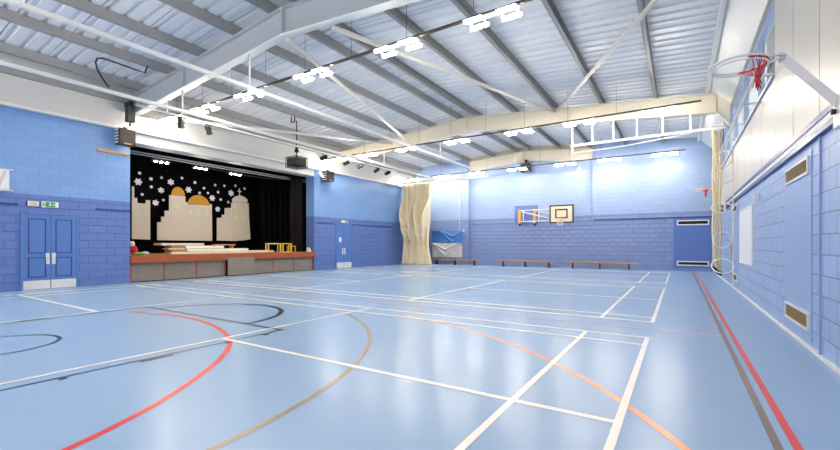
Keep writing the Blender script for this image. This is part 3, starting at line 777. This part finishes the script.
def bar_y(x, y0, y1, z, r, m, label, name='lighting_bar'):
    o = build(name, MB().tube([(x, y0, z), (x, (y0 + y1) / 2, z - .01), (x, y1, z)], r, 8), m, org=(x, (y0 + y1) / 2, z)); return tag(o, label, 'bar')
bar_y(-15.6, 2.6, 11.1, 4.47, .028, 'white', 'pale steel bar just under the top of the stage opening')
bar_y(-15.45, 2.6, 11.1, 4.36, .02, 'plate', 'thin steel bar below the pale bar in the stage opening')
o = build('swagged_cable', MB().tube([(-15.65, 4.9 + 5.8 * f, 4.44 - .75 * f * (1 - f)) for f in [i / 24 for i in range(25)]], .014, 6), 'wirem', org=(-15.65, 7.8, 4.4)); tag(o, 'grey cable swagged under the stage lighting bars', 'cable')
def stage_lamp_bar(y, z, label):
    t = thing('stage_batten', (-16.2, y, z), label, 'stage light', 'three-lamp battens over the stage')
    build('batten_housing', MB().box(-16.3, -16.12, y - .32, y + .32, z + .02, z + .12, .01), 'blackplastic', t)
    for k in (-1, 0, 1):
        build('lamp', MB().box(-16.2, -16.09, y + k * .2 - .035, y + k * .2 + .035, z - .015, z + .025, .012), 'stagelamp', t)
    build('hanger', MB().tube([(-16.2, y, z + .1), (-16.2, y, 5.5)], .012, 6), 'darkmetal', t)
for y, z, n in ((4.6, 4.34, 'first'), (6.1, 4.33, 'second'), (7.65, 4.31, 'third')): stage_lamp_bar(y, z, 'three-lamp batten over the stage, %s from the exit sign side' % n)

# castle cloths hung in front of the backdrop
XC = -17.6
def castle(outline, label, windows, dome=None, kind='gold', cross=None, tower_seam=None):
    t = thing('castle_cloth', (XC, sum(p[0] for p in outline) / len(outline), min(p[1] for p in outline)), label, 'stage backdrop cloth')
    build('cloth_wall', MB().prism(outline, 'x', XC - .015, XC), 'cotton', t)
    for (y, z, s) in windows: build('window_patch', MB().box(XC, XC + .006, y - s / 2, y + s / 2, z - s * .65, z + s * .65), 'patch', t)
    if tower_seam: build('seam', MB().box(XC, XC + .008, tower_seam[0] - .012, tower_seam[0] + .012, tower_seam[1], tower_seam[2]), 'boardcream2', t)
    for dm in (dome or []):
        d = build('dome', MB().prism(dm, 'x', XC - .01, XC + .01), kind, t)
    if cross:
        y, z = cross; b = MB(); b.box(XC - .004, XC + .008, y - .02, y + .02, z - .17, z + .16); b.box(XC - .004, XC + .008, y - .1, y + .1, z - .01, z + .035); build('cross', b, 'patch', t)
    b = MB()
    return t
def semi(y0, y1, z, h, n=16): return [(y0 + (y1 - y0) * (.5 - .5 * math.cos(PI * i / n)), z + h * math.sin(PI * i / n)) for i in range(n + 1)]
castle([(4.21, 1.45), (4.21, 3.5), (4.29, 3.5), (4.29, 3.06), (4.4, 3.06), (4.4, 2.9), (4.44, 2.86), (4.7, 2.87), (4.7, 3.01), (4.86, 3.01), (4.86, 1.43)],
       'beige castle cloth with notched top, beside the exit side of the stage', [(4.38, 2.45, .13), (4.7, 2.47, .13)])
castle([(5.12, 1.41), (5.12, 2.15), (5.27, 2.15), (5.27, 2.38), (5.4, 2.38), (5.4, 2.63), (5.58, 2.65), (5.58, 3.3), (6.25, 3.3), (6.25, 3.06), (6.36, 3.06), (6.36, 2.97), (7.27, 3.0), (7.27, 3.07), (7.42, 3.07), (7.44, 1.4)],
       'wide beige castle cloth with two gold domes at centre stage', [(5.9, 2.86, .2), (6.45, 2.62, .15), (6.82, 2.65, .16), (7.15, 2.6, .16)],
       [semi(5.66, 6.22, 3.3, .38), semi(6.34, 7.3, 2.99, .43)], tower_seam=(6.25, 1.42, 3.06))
castle([(7.66, 1.42), (7.66, 2.46), (7.89, 2.48), (7.89, 2.62), (8.04, 2.63), (8.04, 2.94), (8.37, 2.97), (8.37, 3.23), (9.3, 3.27), (9.32, 2.62), (9.4, 1.5), (9.08, 1.44), (8.5, 1.4)],
       'beige castle cloth topped by a crown and cross', [(8.6, 2.97, .17), (8.88, 2.99, .15), (9.13, 3.0, .15), (8.62, 2.5, .2), (9.06, 2.53, .2)],
       [[(8.45, 3.24), (8.4, 3.38), (8.55, 3.52), (8.8, 3.63), (9.08, 3.55), (9.25, 3.42), (9.2, 3.28)]], 'cotton', (8.8, 3.79), (8.37, 1.42, 3.0))
# snowflakes
def flake(big):
    pts = []
    if big:
        for i in range(36):
            a = 2 * PI * i / 36; pts.append((.125 * (1 + .22 * math.cos(6 * a)) * math.cos(a), .125 * (1 + .22 * math.cos(6 * a)) * math.sin(a)))
    else:
        for i in range(24):
            a = 2 * PI * i / 24; pts.append((.06 * (1 + .15 * math.cos(6 * a)) * math.cos(a), .06 * (1 + .15 * math.cos(6 * a)) * math.sin(a)))
    return pts
XS = -17.95
kf = (XS - .3603) / (XC - .3603)          # same flake positions carried a little further back, onto the black cloth
BIG = [(4.43, 3.7), (5.65, 3.85), (5.27, 3.46), (6.38, 3.61), (7.44, 3.35), (8.37, 3.67), (5.06, 2.93), (7.7, 2.86)]
SMALL = [(4.48, 4.05), (4.89, 3.88), (4.9, 3.56), (5.29, 3.98), (6.1, 4.08), (4.57, 3.22), (6.65, 3.96), (7.06, 3.76), (6.86, 3.52), (7.24, 3.56), (7.58, 3.96), (8.03, 3.98), (7.72, 3.65), (8.59, 4.05), (9.08, 3.97), (7.85, 3.32), (5.36, 3.07), (8.22, 3.23)]
for big, lst in ((True, BIG), (False, SMALL)):
    lst = sorted(lst); src = None
    for k, (y, z) in enumerate(lst):
        y2 = -3.1262 + (y + 3.1262) * kf; z2 = 1.2411 + (z - 1.2411) * kf
        if src is None:
            b = MB().prism([(y2 + a, z2 + c) for a, c in flake(big)], 'x', XS - .012, XS)
            src = o = build('paper_snowflake', b, 'snow', org=(XS, y2, z2))
        else:
            o = src.copy(); COL.objects.link(o); o.location = (XS, y2, z2)
            o.rotation_euler = (random.uniform(0, 1), 0, 0); s = random.uniform(.85, 1.1); o.scale = (1, s, s)
        tag(o, '%s white snowflake on the black backdrop, %s of its size from the exit doors' % ('large petalled' if big else 'small', ORD[k]), 'snowflake', 'paper snowflakes on the stage backdrop')

# things left on the stage
def board(y0, y1, x0, x1, z0, z1, m, label, name='staging_board'):
    t = thing(name, ((x0 + x1) / 2, (y0 + y1) / 2, z0), label, 'board')
    build('board_panel', MB().box(x0, x1, y0, y1, z0 + .012, z1, .004), m, t)
    for y in (y0 + .15, y1 - .15): build('underside_batten', MB().box(x0 + .03, x1 - .03, y - .03, y + .03, z0 + .003, z0 + .014), 'boardbrown', t)
board(4.5, 6.0, -15.75, -15.2, ST, .96, 'boardcream2', 'cream board lying lowest in the stack on the stage')
board(6.03, 7.7, -15.8, -15.22, ST, .95, 'boardcream2', 'cream board lying flat under the long white panel on the stage')
board(4.5, 5.0, -15.72, -15.2, .96, 1.04, 'boardbrown', 'short brown chipboard piece low in the stage stack')
board(4.42, 4.98, -15.72, -15.22, 1.04, 1.1, 'boardcream2', 'short cream board between two brown ones in the stage stack')
board(4.5, 4.97, -15.72, -15.2, 1.1, 1.19, 'boardbrown', 'short brown chipboard piece just under the top board of the stage stack')
board(5.06, 6.0, -15.72, -15.2, .96, 1.07, 'boardwhite', 'white board second from the bottom of the stage stack')
board(5.03, 6.55, -15.8, -15.25, 1.07, 1.19, 'boardwhite', 'wide white board third from the bottom of the stage stack')
board(4.18, 5.73, -15.82, -15.25, 1.19, 1.285, 'boardcream2', 'cream board on the very top of the stage stack')
board(6.05, 7.66, -15.78, -15.25, .95, 1.07, 'boardwhite', 'long white panel lying flat before the crowned castle cloth')
board(7.75, 9.0, -15.8, -15.3, ST, .975, 'boardcream2', 'low cream board beside the yellow framed table on the stage')
def small_table(y0, y1, x0, x1, h, m, w, label, name):
    t = thing(name, ((x0 + x1) / 2, (y0 + y1) / 2, ST), label, 'table')
    build('tabletop', MB().box(x0, x1, y0, y1, ST + h - .04, ST + h, .004), m, t)
    for x in (x0 + w / 2, x1 - w / 2):
        for y in (y0 + w / 2, y1 - w / 2): build('leg', MB().box(x - w / 2, x + w / 2, y - w / 2, y + w / 2, ST + .003, ST + h - .04), m, t)
    return t
tt = small_table(9.1, 9.6, -15.0, -14.8, .42, 'yellow', .045, 'bright yellow square framed stool on the stage edge', 'stool')
build('bottom_rail', MB().box(-14.845, -14.8, 9.15, 9.55, ST + .003, ST + .04), 'yellow', tt)
small_table(8.4, 9.06, -15.1, -14.9, .42, 'paleyellow', .03, 'pale low table next to the yellow stool on the stage', 'low_table')
small_table(9.64, 9.92, -15.2, -14.9, .3, 'orange_wood', .04, 'small brown wooden stool against the taupe curtain', 'stool')
t = thing('low_bench', (-16.4, 7.0, ST), 'orange wooden bench behind the boards on the stage', 'bench')
build('bench_top', MB().box(-16.55, -16.3, 6.8, 7.75, 1.2, 1.25, .005), 'orange_wood', t)
for y in (6.92, 7.62): build('leg', MB().box(-16.53, -16.32, y - .03, y + .03, ST + .003, 1.2), 'orange_wood', t)
t = thing('door_wedge', (-14.62, 10.5, ST), 'small white wedge on the stage edge by the wall', 'wedge')
build('wedge_body', MB().prism([(10.4, ST + .02), (10.6, ST + .02), (10.55, ST + .12), (10.46, ST + .22), (10.42, ST + .18)], 'x', -14.72, -14.58), 'white', t)
build('wedge_base', MB().box(-14.72, -14.58, 10.4, 10.6, ST + .015, ST + .021), 'plate', t)
# soft figure-like bundle of costume cloth at the stage corner
def blob(b, c, r, n=14, seed=0):
    rnd = random.Random(seed); ph = [rnd.uniform(0, 6) for _ in range(4)]
    def f(u, v):
        a, e = u * 2 * PI, (v - .5) * PI
        k = 1 + .12 * math.sin(3 * a + ph[0]) * math.cos(e) + .08 * math.sin(5 * a + 4 * e + ph[1])
        return (c[0] + r[0] * k * math.cos(e) * math.cos(a), c[1] + r[1] * k * math.cos(e) * math.sin(a), c[2] + r[2] * k * math.sin(e))
    return b.grid(f, n, n)
t = thing('costume_bundle', (-14.85, 3.3, ST + .015), 'heap of red, green and pale costume cloth at the stage corner', 'cloth')
build('red_cloth', blob(MB(), (-14.88, 3.16, ST + .17), (.12, .12, .15), seed=1), 'redcloth', t)
build('pale_bonnet', blob(MB(), (-14.88, 3.1, ST + .38), (.08, .08, .09), seed=2), 'skin', t)
build('green_cloth', blob(MB(), (-14.75, 3.26, ST + .06), (.09, .18, .05), seed=3), 'greencloth', t)
build('white_cloth', blob(MB(), (-14.8, 3.46, ST + .07), (.1, .13, .06), seed=4), 'whitecloth', t)

# ------------------------------------------------------------------ hall-side stage lighting bar, spotlights, speakers, projector
tb = thing('lighting_bar', (-12.45, 8.6, 5.1), 'white steel bar carrying the hall stage spotlights', 'bar')
build('bar_tube', MB().tube([(-12.45, 2.2, 5.14), (-12.45, 14.6, 5.14)], .028, 10), 'white', tb)
for y in (3.03, 12.44): build('dropper', MB().tube([(-12.45, y, 5.14), (-12.45, y, roof_z(-12.45, 5.97))], .015, 8), 'white', tb)
def spot(y, face, label, m='blackplastic'):
    t = thing('stage_spotlight', (-12.45, y, 5.1), label, 'spotlight', 'stage spotlights on the hall bar')
    d = Vector(face).normalized(); c = Vector((-12.45, y, 4.93))
    b = MB(); b.tube([c - d * .19, c - d * .15, c + d * .12, c + d * .13], .09, 16, taper=[.05, .085, .085, .1]); build('lamp_can', b, m, t)
    b = MB(); b.tube([c + d * .125, c + d * .14], .08, 16); build('lens', b, 'plate', t)
    s = d.cross(Vector((0, 0, 1))).normalized(); b = MB()
    b.tube([c + s * .1, c + s * .1 + Vector((0, 0, .13)), c - s * .1 + Vector((0, 0, .13)), c - s * .1], .011, 6); b.tube([c + Vector((0, 0, .13)), (-12.45, y, 5.11)], .016, 8)
    build('yoke', b, 'darkmetal', t)
for k, (y, f) in enumerate(((3.42, (-.5, .3, -.8)), (4.28, (-.4, .5, -.7)), (9.3, (-.8, -.5, -.4)), (10.7, (-.8, -.6, -.5)), (11.65, (-.7, -.6, -.5)), (12.9, (-.8, -.4, -.6)), (13.8, (-.9, -.6, -.5)))):
    spot(y, f, 'black stage spotlight, %s along the white bar from the exit sign side' % ORD[k], 'darkmetal' if k in (0, 1) else 'blackplastic')

def speaker(c, w, d, h, label, side):
    x, y, z = c
    t = thing('wall_speaker', c, label, 'speaker')
    build('cabinet', MB().box(x - d / 2, x + d / 2, y - w / 2, y + w / 2, z - h / 2, z + h / 2, .02), 'blackplastic', t)
    g = MB(); g.box(x + d / 2, x + d / 2 + .012, y - w / 2 + .03, y + w / 2 - .03, z - h / 2 + .08, z + h / 2 - .03, .005); build('grille', g, 'darkmetal', t)
    b = MB()
    for k in range(5): b.box(x - d / 2 + .03, x + d / 2 - .03, y - w / 2 - .006, y - w / 2 + .002, z - h / 2 + .05 + k * h * .19, z - h / 2 + .05 + k * h * .19 + .045)
    build('side_stripe', b, 'white', t)
    b = MB(); b.box(XL, x + .02, y - .04, y + .04, z + h / 2 + .02, z + h / 2 + .07); b.box(x - .03, x + .03, y - .05, y + .05, z + h / 2 - .005, z + h / 2 + .03)
    build('wall_bracket', b, 'darkmetal', t)
    b = MB(); b.box(x + d / 2 + .004, x + d / 2 + .018, y - .1, y + .1, z - h / 2 + .02, z - h / 2 + .06, .003); build('badge', b, 'orange_wood', t)
speaker((-14.15, 2.62, 4.55), .46, .3, .5, 'black loudspeaker with white side stripes on the wall above the wooden batten', -1)
speaker((-14.2, 11.35, 4.58), .5, .3, .5, 'black loudspeaker on the wall beyond the stage opening', 1)
t = thing('control_box', (-14.1, 2.75, 4.98), 'black bracket box clamped above the striped loudspeaker', 'bracket')
build('box_body', MB().box(-14.2, -14.0, 2.62, 2.84, 5.05, 5.55, .02), 'blackplastic', t)
build('clamp', MB().box(-14.38, -14.0, 2.68, 2.78, 5.55, 5.7, .01), 'darkmetal', t)
build('clamp_rod', MB().tube([(-14.1, 2.73, 4.93), (-14.1, 2.73, 5.06)], .03, 8), 'darkmetal', t)
t = thing('floodlight', (-14.3, 10.9, 4.5), 'small white floodlight tilted on the wall next to the loudspeaker', 'floodlight')
build('flood_body', MB().obox((-14.28, 10.83, 4.72), (-14.16, 10.95, 4.48), .2, .06, (1, .3, .4)), 'white', t)
build('flood_arm', MB().obox((XL, 10.85, 4.7), (-14.26, 10.86, 4.68), .03, .03), 'plate', t)

t = thing('projector', (-12.6, 8.0, 4.3), 'black projector in a wire cage hanging from a pole before the stage', 'projector')
px, py, pz = -12.6, 8.0, 4.32
build('projector_body', MB().box(px - .27, px + .27, py - .27, py + .27, pz + .05, pz + .35, .03), 'blackplastic', t)
build('lens', MB().tube([(px - .27, py - .1, pz + .2), (px - .29, py - .1, pz + .2)], .07, 16), 'plate', t)
build('vent_panel', MB().box(px + .27, px + .278, py - .18, py + .18, pz + .12, pz + .3, .002), 'darkmetal', t)
b = MB(); x0, x1, y0, y1, z0, z1 = px - .3, px + .3, py - .3, py + .3, pz, pz + .4
for x in (x0, x1):
    for y in (y0, y1): b.tube([(x, y, z0), (x, y, z1)], .014, 6)
for z in (z0, z1):
    b.tube([(x0, y0, z), (x1, y0, z), (x1, y1, z), (x0, y1, z)], .014, 6, closed=True)
for k in range(1, 8):
    f = k / 8
    for z in (z0, z1): b.tube([(x0 + (x1 - x0) * f, y0, z), (x0 + (x1 - x0) * f, y1, z)], .007, 5)
    for y in (y0, y1): b.tube([(x0 + (x1 - x0) * f, y, z0), (x0 + (x1 - x0) * f, y, z1)], .007, 5)
    for x in (x0, x1): b.tube([(x, y0 + (y1 - y0) * f, z0), (x, y0 + (y1 - y0) * f, z1)], .007, 5)
build('security_cage', b, 'blackplastic', t)
b = MB(); b.tube([(px, py, pz + .36), (px, py, 6.2)], .022, 10); b.lathe([(.09, 0), (.09, .05), (.04, .2)], (px, py, pz + .62), 14)
build('pole', b, 'blackplastic', t)
b = MB()
rect = [(px - .25, py - .06, 6.15), (px - .05, py - .06, 6.15), (px - .05, py - .06, 6.4), (px - .25, py - .06, 6.4)]
b.tube(rect, .025, 8, closed=True); build('ceiling_bracket', b, 'darkmetal', t)

cab = [(-11.66, 1.28, 5.16), (-11.66, 1.17, 5.3), (-11.66, 1.05, 5.5), (-11.66, 1.0, 5.68), (-11.66, 1.04, 5.8), (-11.66, 1.15, 5.84), (-11.66, 1.35, 5.84), (-11.68, 1.72, 5.83), (-11.72, 2.11, 5.83), (-12.0, 2.3, 6.15)]
o = build('looped_cable', MB().tube(cab, .022, 8), 'blackplastic', org=cab[0]); tag(o, 'thick black cable looping up from the curtain rail near the speaker', 'cable')
t = thing('ceiling_speaker', (-6.95, 19.35, 5.15), 'black box speaker hanging under the roof beam at the end wall', 'speaker')
build('cabinet', MB().box(-7.2, -6.66, 19.25, 19.55, 5.3, 5.78, .02), 'blackplastic', t)
build('grille', MB().box(-7.15, -6.71, 19.238, 19.25, 5.34, 5.74, .004), 'darkmetal', t)
b = MB(); b.box(-7.0, -6.86, 19.38, 19.46, 5.78, 6.0); b.box(-7.0, -6.86, 19.38, 19.7, 5.94, 5.98); build('hanger', b, 'darkmetal', t)

# ------------------------------------------------------------------ daylight
wd = bpy.data.worlds.new('sky'); scene.world = wd; wd.use_nodes = True
N, L = wd.node_tree.nodes, wd.node_tree.links
bg = N['Background']; bg.inputs['Color'].default_value = (.86, .93, 1, 1); bg.inputs['Strength'].default_value = 1.1       # bright overcast sky outside the windows

# ------------------------------------------------------------------ camera
cd = bpy.data.cameras.new('camera'); cam = bpy.data.objects.new('camera', cd); COL.objects.link(cam)
cam.location = (.3603, -3.1262, 1.2411); cam.rotation_euler = (PI / 2, 0, .5673)
cd.sensor_fit = 'HORIZONTAL'; cd.sensor_width = 36; cd.lens = 407.1853 / 840 * 36; cd.shift_y = (244.3082 - 225) / 840; cd.clip_start = .05
scene.camera = cam
vs = scene.view_settings; vs.view_transform = 'Standard'; vs.look = 'None'; vs.gamma = 1; vs.use_curve_mapping = False; vs.exposure = 0.36
scene.cycles.use_denoising = True
scene.cycles.max_bounces = 12; scene.cycles.diffuse_bounces = 6; scene.cycles.sample_clamp_indirect = 8
